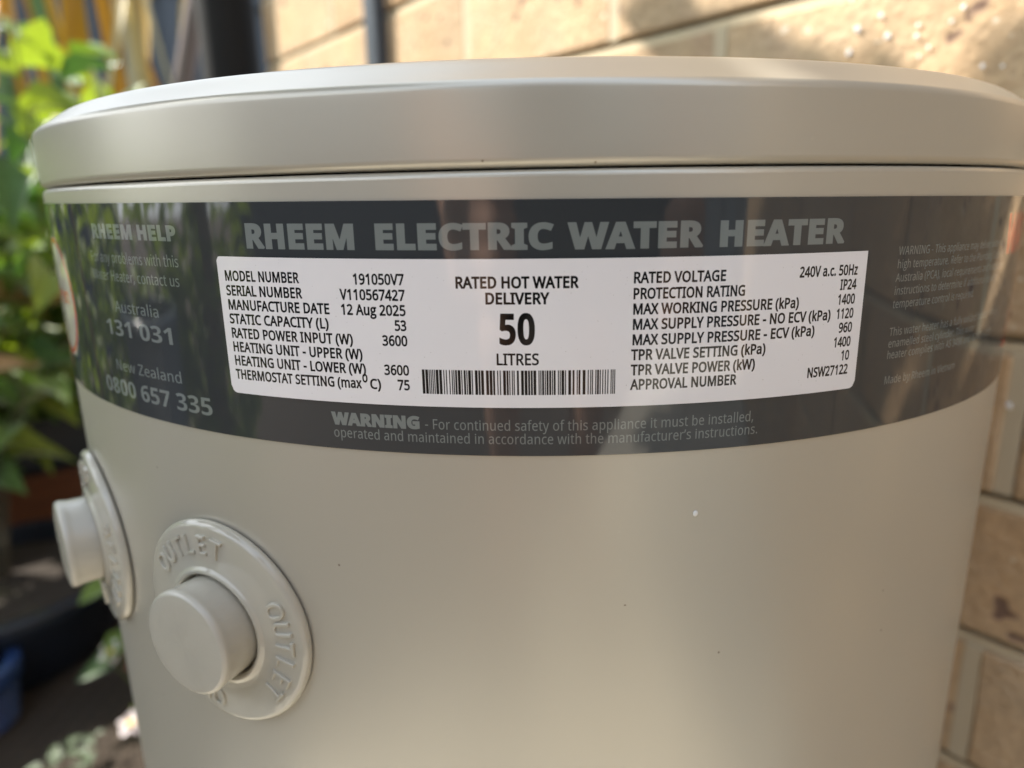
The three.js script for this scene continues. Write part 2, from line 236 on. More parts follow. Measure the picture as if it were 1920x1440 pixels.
{
  const parts = [bandPanel(-215, -84, V0, V1, 0.00025, 60), bandPanel(-84, 90, V0, V1, 0.00025, 80), bandPanel(90, 215, V0, V1, 0.00025, 60)];
  const g = mergeGeometries(parts, true);
  const band = mesh('label_band', g, [bandMat(texL), bandMat(texC), bandMat(texR)], heater);
  band.userData.label = 'glossy dark grey label band with grey lettering';
  // white rating plate
  const a = -79, b = 85.7, top = -12.5, bot = -47.25, rad = 2;
  const tex = canvasTex(2048, Math.round(2048 * (top - bot) / (b - a)), (c, w, h) => {
    const k = w / (b - a); c.fillStyle = '#e6e3e3'; c.fillRect(0, 0, w, h);
    const t = pen(c, a, top, k), INK = '#141414', sm = { color: INK };
    for (let i = 0; i < 260; i++) { c.fillStyle = 'rgba(90,80,70,' + rr(0.1, 0.5) + ')'; c.fillRect(rnd() * w, rnd() * h, rr(1, 2.2), rr(1, 2.2)); }
    const f = 'normal', row = (i) => -18.35 - i * 3.57;
    [['MODEL NUMBER', 21.8, '191050V7', 12.6], ['SERIAL NUMBER', 22.3, 'V110567427', 16], ['MANUFACTURE DATE', 29.4, '12 Aug 2025', 16.2], ['STATIC CAPACITY (L)', 28.8, '53', 3], ['RATED POWER INPUT (W)', 34.8, '3600', 6.2], ['HEATING UNIT - UPPER (W)', 37, '', 0], ['HEATING UNIT - LOWER (W)', 37.6, '3600', 6.2]].forEach(([q, wd, val, vw], i) => {
      t(q, -77, row(i), 2.45, { ...sm, width: wd, heavy: 0.2 }); if (val) t(val, -28.6, row(i), 2.45, { ...sm, width: vw, align: 'right', heavy: 0.2 });
    });
    t('THERMOSTAT SETTING (max', -77, row(7), 2.45, { ...sm, width: 36.2, heavy: 0.2 }); t('o', -40.6, row(7) + 1.5, 2.6, { ...sm, width: 1.5, heavy: 0.2 }); t('C)', -38.7, row(7), 2.45, { ...sm, width: 2.9, heavy: 0.2 });
    t('75', -28.6, row(7), 2.45, { ...sm, width: 3.1, align: 'right', heavy: 0.2 });
    t('RATED HOT WATER', -2.85, -19.05, 2.5, { ...sm, width: 28, align: 'center', heavy: 0.24 });
    t('DELIVERY', -2.85, -22.7, 2.5, { ...sm, width: 14.6, align: 'center', heavy: 0.24 });
    t('50', -2.9, -32.0, 7.1, { ...sm, bold: 1, width: 8.6, align: 'center', heavy: 0.2 });
    t('LITRES', -2.9, -36.9, 2.6, { ...sm, width: 10.1, align: 'center', heavy: 0.16 });
    // barcode
    c.fillStyle = INK; let x = -25.5; const keep = seed; while (x < 19.7) { const bw = [0.22, 0.22, 0.42, 0.62][Math.floor(rnd() * 4)]; c.fillRect((x - a) * k, (top + 38.2) * k, Math.min(bw, 20 - x) * k, 5.9 * k); x += bw + [0.2, 0.2, 0.38, 0.2, 0.55][Math.floor(rnd() * 5)]; } seed = keep;
    [['RATED VOLTAGE', 22.3, '240V a.c. 50Hz', 17.6], ['PROTECTION RATING', 27.4, 'IP24', 5.2], ['MAX WORKING PRESSURE (kPa)', 42.2, '1400', 5.6], ['MAX SUPPLY PRESSURE - NO ECV (kPa)', 52, '1120', 5.6], ['MAX SUPPLY PRESSURE - ECV (kPa)', 47.5, '960', 4.4], ['TPR VALVE SETTING (kPa)', 33.8, '1400', 5.6], ['TPR VALVE POWER (kW)', 31.2, '10', 2.8], ['APPROVAL NUMBER', 26.4, 'NSW27122', 13]].forEach(([q, wd, val, vw], i) => {
      t(q, 23.6, row(i) + 0.15, 2.45, { ...sm, width: wd, heavy: 0.2 }); t(val, 82.9, row(i) + 0.25, 2.4, { ...sm, width: vw, align: 'right', heavy: 0.2 });
    });
  });
  const sh = new THREE.Shape(); sh.moveTo(a + rad, bot); sh.lineTo(b - rad, bot); sh.absarc(b - rad, bot + rad, rad, -Math.PI / 2, 0); sh.lineTo(b, top); sh.lineTo(a + 1, top); sh.absarc(a + 1, top - 1, 1, Math.PI / 2, Math.PI); sh.lineTo(a, bot + rad); sh.absarc(a + rad, bot + rad, rad, Math.PI, 1.5 * Math.PI);
  // slice the plate into upright strips so that it bends with the shell
  const n = 120, edge = (s, up) => { let y = up ? top : bot; if (!up) { if (s < a + rad) y = bot + rad - Math.sqrt(Math.max(0, rad * rad - (s - a - rad) ** 2)); if (s > b - rad) y = bot + rad - Math.sqrt(Math.max(0, rad * rad - (s - b + rad) ** 2)); } else if (s < a + 1) y = top - 1 + Math.sqrt(Math.max(0, 1 - (s - a - 1) ** 2)); return y; };
  const S = (u) => { const q = u * u * (3 - 2 * u); return a + (b - a) * (0.15 * q + 0.85 * u); };
  const pg = gridGeometry(n * 2, 3, (u, v) => { const s = S(u), lo = edge(s, 0), hi = edge(s, 1); return wrap(s, lo + (hi - lo) * v, 0.00050); }, (u, v) => { const s = S(u), lo = edge(s, 0), hi = edge(s, 1); return [(s - a) / (b - a), (lo + (hi - lo) * v - bot) / (top - bot)]; });
  const plate = mesh('rating_plate', pg, phys({ color: lin(1, 1, 1), map: tex, roughness: 0.07, ior: 1.6 }), band); plate.userData.label = 'white printed rating plate with barcode';
}
// --- fittings: a moulded collar that follows the shell, raised lettering on it, and a plug
const font = await new FontLoader().loadAsync('fonts/droid/droid_sans_regular.typeface.json');
function fitting(name, s0, h0, word, centres) {
  const th0 = s0 / R, onShell = (u, v, z) => { const a = th0 + u / R, r = R + z; return [r * Math.sin(a), H0 + h0 + v, r * Math.cos(a)]; };
  const rO = 0.0318, prof = [[0.0154, 0.0010], [0.0160, 0.0040], [0.0167, 0.0046], [0.0175, 0.0044], [0.0186, 0.0036], [0.0230, 0.0035], [0.0286, 0.0032], ...arc(0.0298, 0.0012, 0.0019, 86, -20, 8).map(([x, y]) => [x, y])];
  const f = (t) => { const q = t * (prof.length - 1), i = Math.min(prof.length - 2, Math.floor(q)), w = q - i; return [prof[i][0] + (prof[i + 1][0] - prof[i][0]) * w, prof[i][1] + (prof[i + 1][1] - prof[i][1]) * w]; };
  const collar = mesh(name, gridGeometry(96, (prof.length - 1) * 2, (u, v) => { const [r, z] = f(v), a = -u * 2 * Math.PI; return onShell(r * Math.cos(a), r * Math.sin(a), z); }, (u, v) => [u * 0.19, v * 0.03]), plastic, heater);
  for (const c0 of centres) {
    const out = []; let total = 0; const size = 0.0056, adv = 0.0054;
    [...word].forEach((ch, i) => {
      const g = new TextGeometry(ch, { font, size, depth: 0.0004, curveSegments: 5, bevelEnabled: true, bevelThickness: 0.0003, bevelSize: 0.00018, bevelSegments: 2 }); g.computeBoundingBox(); const bb = g.boundingBox, p = g.attributes.position, ang = c0 - (i - (word.length - 1) / 2) * adv / 0.0245;
      for (let k = 0; k < p.count; k++) { const x = p.getX(k) - (bb.min.x + bb.max.x) / 2, y = p.getY(k) - size * 0.36, z = p.getZ(k); const r = 0.0243 + y, u = r * Math.cos(ang) + x * Math.sin(ang), v = r * Math.sin(ang) - x * Math.cos(ang); p.setXYZ(k, ...onShell(u, v, 0.0034 + Math.max(-0.0002, z))); }
      g.computeVertexNormals(); out.push(g);
    });
    mesh('raised_lettering', mergeGeometries(out), plastic, collar);
  }
  const rc = 0.0157, zc = 0.0142;
  const cap = mesh('plug', lathe([[rc - 0.0006, -zc + 0.001], [rc - 0.0004, -0.004], [rc, -0.0022], ...arc(rc - 0.0016, -0.0016, 0.0016, 0, 80, 6), [rc - 0.004, 0.0003], [0.006, 0.0005], [0.0001, 0.0005]], 64), capPlastic, collar);
  cap.position.set((R + zc) * Math.sin(th0), H0 + h0, (R + zc) * Math.cos(th0)); cap.quaternion.setFromUnitVectors(V(0, 1, 0), V(Math.sin(th0), 0, Math.cos(th0)));
  return collar;
}
const D2R = Math.PI / 180;
fitting('outlet_collar', -0.0935, -0.117, 'OUTLET', [112 * D2R, -8 * D2R, -128 * D2R]);
fitting('relief_valve_collar', -0.178, -0.115, 'RELIEF', [112 * D2R, -8 * D2R, -128 * D2R]);
{ const g = new THREE.IcosahedronGeometry(0.0007, 1); g.scale(1, 1.2, 0.5); const o = mesh('lime_speck', g, std(lin(0.8, 0.79, 0.76), 0.6), heater); const a = 41.3 / 202.5; o.position.set((R + 0.0002) * Math.sin(a), H0 - 0.0767, (R + 0.0002) * Math.cos(a)); o.rotation.y = a; }

// ------------------------------------------------------------------ fixtures on and beside the wall
const slate = std(lin(0.035, 0.045, 0.058), 0.5);
{
  const c = thing('cable_conduit', 'dark grey upright conduit strip clipped to the tan brick wall', 'conduit');
  const g = new RoundedBoxGeometry(0.030, 1.7, 0.016, 2, 0.003); wallGroup(mesh('channel', g, slate, c), 0.842, 0.0085, 0.95);
  for (const y of [0.35, 0.98, 1.6]) wallGroup(mesh('saddle_clip', new RoundedBoxGeometry(0.044, 0.014, 0.019, 2, 0.002), slate, c), 0.842, 0.0095, y);
}
{
  const c = thing('dark_gap_pipe', 'black round pipe added for the dark gap at the end of the brick wall', 'dark_gap_pipe');  // black pipe added to stand for the dark gap past the wall end
  const P = onWall(1.31, 0.035, 0), black = std(lin(0.004, 0.004, 0.004), 0.9);
  const t = mesh('pipe', new THREE.CylinderGeometry(0.047, 0.047, 2.0, 40), black, c); t.position.copy(P).setY(0.97);
  for (const y of [0.25, 1.35]) { const k = mesh('pipe_joint', lathe([[0.0472, -0.03], [0.052, -0.028], [0.052, 0.028], [0.0472, 0.03]], 40), black, c); k.position.copy(P).setY(y); }
}
{
  const c = thing('garden_stake', 'slim brown metal stake leaning in front of the dark fence', 'stake');
  const m = std(lin(0.15, 0.115, 0.10), 0.45, { metalness: 0.2 });
  const base = V(-0.99, -0.05, -1.16), tip = V(-0.54, 1.28, -1.10);
  mesh('shaft', tube([base, base.clone().lerp(tip, 0.5), tip], 0.019, 0.018, 12, 16), m, c);
  const e = mesh('end_cap', new THREE.SphereGeometry(0.0185, 20, 12), m, c); e.position.copy(tip);
}
// dark ribbed steel fence panels
function fencePanel(s, out, turn, label, group) {
  const f = thing('fence_panel', label, 'fence', group); const W = 1.18, Hh = 1.45;
  const steel = fencePanel.m ??= std(lin(0.040, 0.052, 0.066), 0.55, { metalness: 0.1 });
  const pts = []; const pitch = W / 6; for (let i = 0; i < 6; i++) { const x = -W / 2 + i * pitch; pts.push([x, 0], [x + pitch * 0.30, 0], [x + pitch * 0.42, 0.022], [x + pitch * 0.83, 0.022], [x + pitch * 0.95, 0]); } pts.push([W / 2, 0]);
  const sh = new THREE.Shape(); pts.forEach(([x, z], i) => i ? sh.lineTo(x, z) : sh.moveTo(x, z)); pts.slice().reverse().forEach(([x, z]) => sh.lineTo(x, z - 0.0015));
  const g = new THREE.ExtrudeGeometry(sh, { depth: Hh - 0.08, bevelEnabled: false }); g.rotateX(-Math.PI / 2); const a = mesh('ribbed_sheet', g, steel, f); a.position.y = 0.03;
  for (const y of [0.04, Hh - 0.03]) { const r = mesh('rail', new RoundedBoxGeometry(W, 0.06, 0.045, 1, 0.004), steel, f); r.position.set(0, y, -0.011); }
  const p = mesh('post', new RoundedBoxGeometry(0.05, Hh + 0.05, 0.06, 1, 0.004), steel, f); p.position.set(-W / 2 - 0.027, Hh / 2, -0.011);
  f.position.copy(onWall(s, out, 0)); f.rotation.y = turn; return f;
}
{
  const face = Math.atan2(-WD.x, -WD.z);
  const spots = [[3.0, 0.1], [3.0, 1.32], [3.0, 2.54], [3.0, -1.1]];
  for (const [s, o] of spots) fencePanel(s, o, face, 'dark slate ribbed steel fence panel behind the leafy plants', 'fence panels behind the plants');
  for (let i = 0; i < 4; i++) fencePanel(0.4 - i * 1.22, 3.9, Math.atan2(WN.x, WN.z), 'dark slate ribbed steel fence panel added out of view to darken the mirrored side', 'fence panels added out of view along the side');  // side panels added so the label band mirrors dark instead of open sky
  for (let i = 0; i < 4; i++) fencePanel(-2.9, 0.3 + i * 1.22, face + Math.PI, 'dark slate ribbed steel fence panel behind the person', 'fence panels behind the person');
}

// ------------------------------------------------------------------ planters
const facing = Math.atan2(-WD.x, -WD.z);
const woodMap = dataTex(512, 512, (u, v) => { const g = fbm(u, v, 4, 101, 3), w = 0.5 + 0.5 * Math.sin((v * 26 + g * 5) * 6.28), k = 0.36 + 0.12 * w + 0.18 * (vnoise(u, v, 128, 103) - 0.5) + 0.2 * (g - 0.5); return [k * 1.1, k * 0.66, k * 0.36]; }, true, 1, 3);
const wood = std(lin(0.55, 0.5, 0.45), 0.75, { map: woodMap });
const navy = std(lin(0.012, 0.018, 0.032), 0.45);
{
  const b = thing('timber_planter', 'low brown timber planter box holding the leafy shrub', 'planter'); b.position.copy(onWall(1.63, 0.36, -0.03)); b.rotation.y = facing;
  const L = 0.62, Dp = 0.34;
  for (let i = 0; i < 2; i++) for (const side of [-1, 1]) {
    const y = 0.052 + i * 0.107; const p = mesh('board', new RoundedBoxGeometry(L, 0.103, 0.03, 1, 0.004), wood, b); p.position.set(0, y, side * Dp / 2);
    const e = mesh('board', new RoundedBoxGeometry(0.03, 0.103, Dp - 0.034, 1, 0.004), wood, b); e.position.set(side * (L / 2 - 0.016), y, 0);
  }
  const s = mesh('soil', new THREE.BoxGeometry(L - 0.05, 0.03, Dp - 0.05), std(lin(0.03, 0.022, 0.016), 1), b); s.position.y = 0.17;
}
{
  const b = thing('trough_pot', 'dark navy plastic trough set into the timber planter', 'pot'); b.position.copy(onWall(1.63, 0.36, 0.156)); b.rotation.y = facing;
  const L = 0.54, Dp = 0.25, h = 0.105, w = 0.012;
  for (const side of [-1, 1]) { const p = mesh('side', new RoundedBoxGeometry(L, h, w, 2, 0.004), navy, b); p.position.set(0, h / 2, side * Dp / 2); const e = mesh('end', new RoundedBoxGeometry(w, h, Dp - w - 0.002, 2, 0.004), navy, b); e.position.set(side * (L / 2 - w / 2), h / 2, 0); const r = mesh('rim', new RoundedBoxGeometry(L + 0.03, 0.016, 0.03, 2, 0.005), navy, b); r.position.set(0, h + 0.004, side * (Dp / 2 + 0.002)); }
  const s = mesh('potting_mix', new THREE.BoxGeometry(L - 0.03, 0.06, Dp - 0.03), std(lin(0.03, 0.022, 0.016), 1), b); s.position.y = 0.04;
}
function roundPot(name, label, r0, r1, h, m, pos, rings) {
  const t = thing(name, label, 'pot'); t.position.copy(pos); const prof = [[0.001, 0], [r0 - 0.004, 0], [r0, 0.004]];
  const n = rings ? rings * 6 : 8; for (let i = 1; i <= n; i++) { const f = i / n; prof.push([r0 + (r1 - r0) * Math.pow(f, 0.8) + (rings ? 0.004 * Math.sin(f * rings * 6.283) : 0), 0.004 + (h - 0.03) * f]); }
  mesh('body', lathe(prof, 72), m, t);
  mesh('rim', lathe([[r1 - 0.001, h - 0.028], [r1 + 0.008, h - 0.026], [r1 + 0.010, h - 0.004], [r1 + 0.006, h], [r1 - 0.006, h], [r1 - 0.010, h - 0.004], [r1 - 0.010, h - 0.05]], 72), m, t);
  mesh('potting_mix', new THREE.CylinderGeometry(r1 - 0.008, r1 - 0.012, 0.02, 48), std(lin(0.03, 0.022, 0.016), 1), t).position.y = h - 0.045;
  return t;
}
roundPot('bowl_pot', 'wide low dark navy bowl pot on the soil in front of the timber planter', 0.14, 0.185, 0.135, std(lin(0.010, 0.014, 0.024), 0.42), V(-0.82, -0.03, -0.60));
roundPot('ribbed_pot', 'small blue ribbed plastic pot on the soil beside the navy bowl', 0.045, 0.055, 0.095, std(lin(0.015, 0.04, 0.13), 0.45), V(-0.745, -0.028, -0.42), 4);
roundPot('glazed_pot', 'tall slate blue glazed pot standing left of the heater', 0.12, 0.17, 0.52, phys({ color: lin(0.13, 0.16, 0.21), roughness: 0.2 }), V(-1.12, -0.028, 0.16));

// ------------------------------------------------------------------ plants
const veins = dataTex(128, 256, (u, v) => { const x = Math.abs(u - 0.5) * 2, rib = x < 0.05 ? 1 : 0, q = ((v * 9 - x * 2.2) % 1 + 1) % 1, side = q < 0.12 ? 0.6 : 0; const k = 0.86 + 0.14 * Math.max(rib, side) + 0.12 * (fbm(u, v, 8, 113, 3) - 0.5); return [k, k, k * 0.95]; }, true);
function leafGeo(len, wid, fold, droop, serr, tip = 1.3, n = 7) {           // lies along +x, upper side +y
  const g = gridGeometry(n, 4, (u, v) => {
    const w = wid * Math.pow(Math.sin(Math.PI * Math.min(1, Math.pow(u, 0.72))), 0.85) * (1 - 0.25 * Math.pow(u, tip * 3)) * (serr && Math.round(u * n) % 2 ? 1 + serr : 1), q = (v - 0.5) * 2;
    return [len * (u - 0.06 * droop * u * u), len * (-droop * u * u * 0.45) + Math.abs(q) * w * fold + 0.0006, -q * w / 2];
  }, (u, v) => [v, u]);
  return g;
}
const leafMat = (r, g, b, k = 0.5) => phys({ color: lin(r, g, b), map: veins, roughness: 0.85, transmission: k, thickness: 0, side: THREE.DoubleSide, clearcoat: 0.25, clearcoatRoughness: 0.45 });
const GREENS = [leafMat(0.12, 0.25, 0.025), leafMat(0.07, 0.17, 0.028), leafMat(0.20, 0.34, 0.025), leafMat(0.11, 0.24, 0.06), leafMat(0.34, 0.46, 0.03, 0.55)];
const TAN = leafMat(0.42, 0.25, 0.10, 0.3);
const LEAVES = [0, 1, 2, 3].map((k) => leafGeo(0.075, 0.046, 0.25 + 0.12 * k, 0.3 + 0.3 * k, 0.1, 1.3, 9));
const woody = std(lin(0.06, 0.05, 0.03), 0.85), stemMat = std(lin(0.13, 0.16, 0.04), 0.7);
function put(o, pos, dir, roll = 0, scale = 1) {                            // x axis along dir, upper side as far up as it goes, then rolled
  const x = dir.clone().normalize(), z = x.clone().cross(V(0, 1, 0)); if (z.lengthSq() < 1e-4) z.set(0, 0, 1); z.normalize(); const y = z.clone().cross(x);
  o.quaternion.setFromRotationMatrix(new THREE.Matrix4().makeBasis(x, y, z)); o.rotateX(roll); o.position.copy(pos); o.scale.setScalar(scale); return o;
}
{
  const shrub = thing('leafy_shrub', 'dense green shrub with toothed oval leaves and a few tan dead leaves', 'shrub'); const root = onWall(1.63, 0.36, 0.22); shrub.position.copy(root);
  let n = 0; const stems = 24;
  for (let k = 0; k < stems; k++) {
    const a = k * 2.4, spread = 0.06 + 0.24 * Math.sqrt((k + 0.5) / stems), top = V(Math.cos(a) * spread * 1.0 + 0.04, (k % 5 < 2 ? rr(0.55, 0.78) : rr(0.16, 0.50)) - spread * 0.35, Math.sin(a) * spread * 0.8 + 0.13);
    const b = V(Math.cos(a) * rr(0.02, 0.10), 0, Math.sin(a) * rr(0.02, 0.07)), mid = b.clone().lerp(top, 0.5).add(V(rr(-0.02, 0.02), 0.05, rr(-0.02, 0.02)));
    const c = new THREE.CatmullRomCurve3([b, mid, top]); mesh('stem', tube([b, mid, top], 0.0035, 0.0015, 8, 6), stemMat, shrub);
    const count = 12;
    for (let i = 0; i < count; i++) {
      const t = 0.14 + 0.86 * (i + 0.5) / count, P = c.getPointAt(t), ang = i * 2.4 + k, up = rr(-0.15, 0.55), dir = V(Math.cos(ang), up, Math.sin(ang));
      const dead = rnd() < 0.035; const o = mesh('leaf', LEAVES[Math.floor(rnd() * 4)], dead ? TAN : GREENS[[0, 1, 2, 2, 3, 4, 4][Math.floor(rnd() * 7)]], shrub); put(o, P, dir, rr(-0.5, 0.5), rr(1.05, 1.75)); n++;
    }
  }
}
{
  const shrub = thing('potted_plant', 'bright yellow green leafy plant on bare stems in the navy bowl pot', 'plant'); shrub.position.set(-0.86, 0.06, -0.64);
  for (let k = 0; k < 14; k++) {
    const a = k * 2.4, sp = 0.05 + 0.17 * Math.sqrt((k + 0.5) / 13), top = V(Math.cos(a) * sp, (k % 3 ? rr(0.36, 0.60) : rr(0.60, 0.80)), Math.sin(a) * sp), b = V(Math.cos(a) * 0.014, 0, Math.sin(a) * 0.014), mid = V(top.x * 0.3, top.y * 0.55, top.z * 0.3), c = new THREE.CatmullRomCurve3([b, mid, top]);
    mesh('stem', tube([b, mid, top], 0.003, 0.0014, 8, 6), woody, shrub);
    for (let i = 0; i < 11; i++) { const t = 1 - 0.62 * i / 11 * (0.9 + 0.2 * rnd()), ang = i * 2.4 + k; put(mesh('leaf', LEAVES[(i + k) % 4], rnd() < 0.03 ? TAN : GREENS[[0, 2, 4, 4, 2, 3][Math.floor(rnd() * 6)]], shrub), c.getPointAt(Math.min(1, t)), V(Math.cos(ang), rr(-0.2, 0.5), Math.sin(ang)), rr(-0.5, 0.5), rr(0.9, 1.5)); }
  }
}
{ // yellowing strap-leaved clump behind
  const clump = thing('strap_leaf_plant', 'yellow and tan withering strap leaves rising behind the green shrub', 'plant'); const root = V(-0.98, -0.02, -1.27); clump.position.copy(root);
  const mats = [leafMat(0.62, 0.33, 0.015, 0.4), leafMat(0.66, 0.42, 0.04, 0.4), leafMat(0.55, 0.43, 0.20, 0.35), leafMat(0.60, 0.29, 0.012, 0.4), leafMat(0.10, 0.2, 0.07, 0.4), leafMat(0.55, 0.50, 0.36, 0.3)];
  const list = [[-0.10, 0.02, 1.10, 0], [-0.02, 0.04, 1.18, 1], [0.05, 0.0, 1.12, 3], [0.10, 0.03, 1.20, 5], [0.14, 0.02, 1.05, 0], [0.02, -0.03, 1.25, 2], [-0.16, 0.06, 1.2, 4], [0.17, -0.02, 1.14, 1], [-0.06, 0.06, 1.0, 3], [0.08, 0.06, 0.98, 2], [0.28, -0.06, 1.05, 2], [0.33, -0.05, 1.12, 1], [-0.22, 0.0, 1.15, 5], [-0.27, 0.03, 1.05, 4]];
  for (const [x0, z, h0, m] of list) {
    const x = x0 * 0.85 + rr(-0.08, 0.08), h = h0 * 1.12;
    const bend = rr(-0.12, 0.12), w = rr(0.030, 0.050), twist = rr(-0.5, 0.5), fallX = rr(-0.2, 0.2), peak = rr(0.62, 0.86);
    const g = gridGeometry(2, 16, (u, v) => { const q = (u - 0.5) * 2, rise = v < peak ? v / peak : 1 - (v - peak) / (1 - peak) * 0.42, wd = w * Math.pow(Math.sin(Math.PI * Math.min(1, 0.06 + v * 0.94)), 0.6) / 2, a = twist * v + 0.2; return [x * Math.pow(v, 0.8) + bend * Math.sin(v * 3) + (v > peak ? fallX * (v - peak) / (1 - peak) : 0) + q * wd * Math.cos(a), h * rise, z * v * 2 + q * wd * Math.sin(a) + Math.abs(q) * wd * 0.3]; }, (u, v) => [u, v * 3]);
    mesh('strap_leaf', g, mats[m], clump);
  }
}
{ // white begonia on the soil
  const b = thing('flowering_begonia', 'small begonia with white flowers and green leaves on the soil by the heater', 'flower'); const root = V(-0.545, -0.02, -0.47); b.position.copy(root);
  const petal = phys({ color: lin(0.80, 0.72, 0.72), roughness: 0.8, transmission: 0.3, thickness: 0, side: THREE.DoubleSide }), pg = leafGeo(0.016, 0.017, 0.15, 0.25, 0, 1.3, 5), pink = phys({ color: lin(0.42, 0.14, 0.10), roughness: 0.8, transmission: 0.3, thickness: 0, side: THREE.DoubleSide }), big = leafGeo(0.055, 0.048, 0.2, 0.5, 0.05, 1.3, 7);
  const flower = (p, face, m) => { mesh('stem', tube([V(0, 0, 0), V(p.x * 0.4, p.y * 0.7, p.z * 0.5), p], 0.002, 0.0013, 6, 5), stemMat, b); const f = mesh('flower_centre', new THREE.IcosahedronGeometry(0.0045, 2), std(lin(0.75, 0.5, 0.06), 0.8), b); f.position.copy(p).addScaledVector(face, 0.003); const t = V(0, 1, 0).cross(face).normalize(), u = face.clone().cross(t); for (let k = 0; k < 5; k++) { const a = k * 1.2566 + p.x * 9; put(mesh('petal', pg, m, b), p, t.clone().multiplyScalar(Math.cos(a)).addScaledVector(u, Math.sin(a)).addScaledVector(face, 0.35), 0, 1.1); } };
  flower(V(-0.005, 0.10, 0.04), V(0.2, 0.7, 0.7).normalize(), petal); flower(V(0.022, 0.105, 0.03), V(0.5, 0.5, 0.7).normalize(), pink); flower(V(0.045, 0.04, 0.10), V(0.1, 0.8, 0.6).normalize(), petal); flower(V(0.03, 0.09, 0.045), V(-0.2, 0.6, 0.8).normalize(), pink);
  for (let k = 0; k < 16; k++) { const a = k * 2.4, r = rr(0.01, 0.05), p = V(Math.cos(a) * r + 0.015, rr(0.04, 0.20), Math.sin(a) * r - 0.01); mesh('stem', tube([V(0, 0, 0), V(p.x * 0.5, p.y * 0.6, p.z * 0.5), p], 0.002, 0.0012, 5, 5), stemMat, b); put(mesh('leaf', big, GREENS[k % 4], b), p, V(Math.cos(a), rr(-0.4, 0.2), Math.sin(a)), rr(-0.4, 0.4), rr(0.7, 1.1)); }
}
{ // weeds on bare soil
  const w = thing('soil_weed', 'tiny pale green weed sprouting from the bare soil', 'weed'); w.position.set(-0.56, -0.02, -0.335); const sm = leafGeo(0.018, 0.012, 0.2, 0.4, 0, 1.3, 4), wm = leafMat(0.05, 0.09, 0.025, 0.3);
  for (let k = 0; k < 22; k++) { const a = k * 2.4, r = rr(0, 0.035), p = V(Math.cos(a) * r, rr(0.008, 0.03), Math.sin(a) * r); mesh('leaf', sm, wm, w); put(w.children[w.children.length - 1], p, V(Math.cos(a + 1), rr(0, 0.5), Math.sin(a + 1)), 0, rr(0.7, 1.3)); }
}
{ // a tan fallen leaf and its spray in front of the bowl
  const w = thing('trailing_sprig', 'tan and green sprig hanging over the front of the navy bowl pot', 'plant'); w.position.set(-0.74, 0.10, -0.43);
  mesh('stem', tube([V(-0.05, 0.02, -0.06), V(-0.02, 0.025, -0.01), V(0.0, -0.02, 0.02), V(0.005, -0.07, 0.025)], 0.0018, 0.001, 10, 5), stemMat, w);
  put(mesh('leaf', LEAVES[1], TAN, w), V(-0.005, -0.005, 0.02), V(-0.8, -0.1, 0.4), 0.3, 0.5); for (let k = 0; k < 4; k++) put(mesh('leaf', LEAVES[k], GREENS[k], w), V(0.003, -0.01 - k * 0.018, 0.022), V(k % 2 ? 0.7 : -0.5, -0.8, 0.4), 0.2, 0.5);
}
{ // small unseen tree added left of the picture, its crown shaped to shade the heater
  const t = thing('added_shade_tree', 'unseen small leafy tree with a bare slim trunk added between hedge and heater to shade the heater', 'tree'); t.position.set(-0.966, -0.03, -0.26);
  const bark = std(lin(0.14, 0.10, 0.06), 0.9), C = V(0.0, 1.50, 0.0);
  mesh('trunk', tube([V(0, 0, 0), V(-0.02, 0.5, 0.01), V(0.01, 1.0, 0.0), C.clone()], 0.013, 0.006, 14, 8), bark, t);
  for (let k = 0; k < 12; k++) { const a = k * 2.4, e = rr(-0.5, 0.9), d = V(Math.cos(a) * Math.cos(e), Math.sin(e), Math.sin(a) * Math.cos(e)); mesh('limb', tube([V(0.01, 1.1 + 0.03 * k, 0), C.clone().addScaledVector(d, 0.15), C.clone().addScaledVector(d, 0.22)], 0.006, 0.002, 6, 6), bark, t); }
  for (let q = 0; q < 2; q++) { const parts = []; for (let k = 0; k < 480; k++) { const o = new THREE.Object3D(), a = rnd() * 6.283, e = Math.asin(rr(-1, 1)), r = Math.pow(rnd(), 0.5), g = 0.85 + 0.25 * vnoise(((a / 6.283) % 1), (e / 3.2 + 0.5), 7, 131); put(o, V(Math.cos(a) * 0.27 * r * g, rr(-1, 1) * 0.27 * (1 - 0.12 * r * r), Math.sin(a) * 0.27 * r * g).add(C), V(Math.cos(a + rr(-1, 1)), rr(-0.5, 0.5), Math.sin(a + rr(-1, 1))), rr(-0.6, 0.6), rr(0.8, 1.4)); o.updateMatrix(); parts.push(LEAVES[k % 4].clone().applyMatrix4(o.matrix)); } mesh(q ? 'crown_001' : 'crown', mergeGeometries(parts), GREENS[q ? 3 : 0], t).userData.kind = 'stuff'; }
}
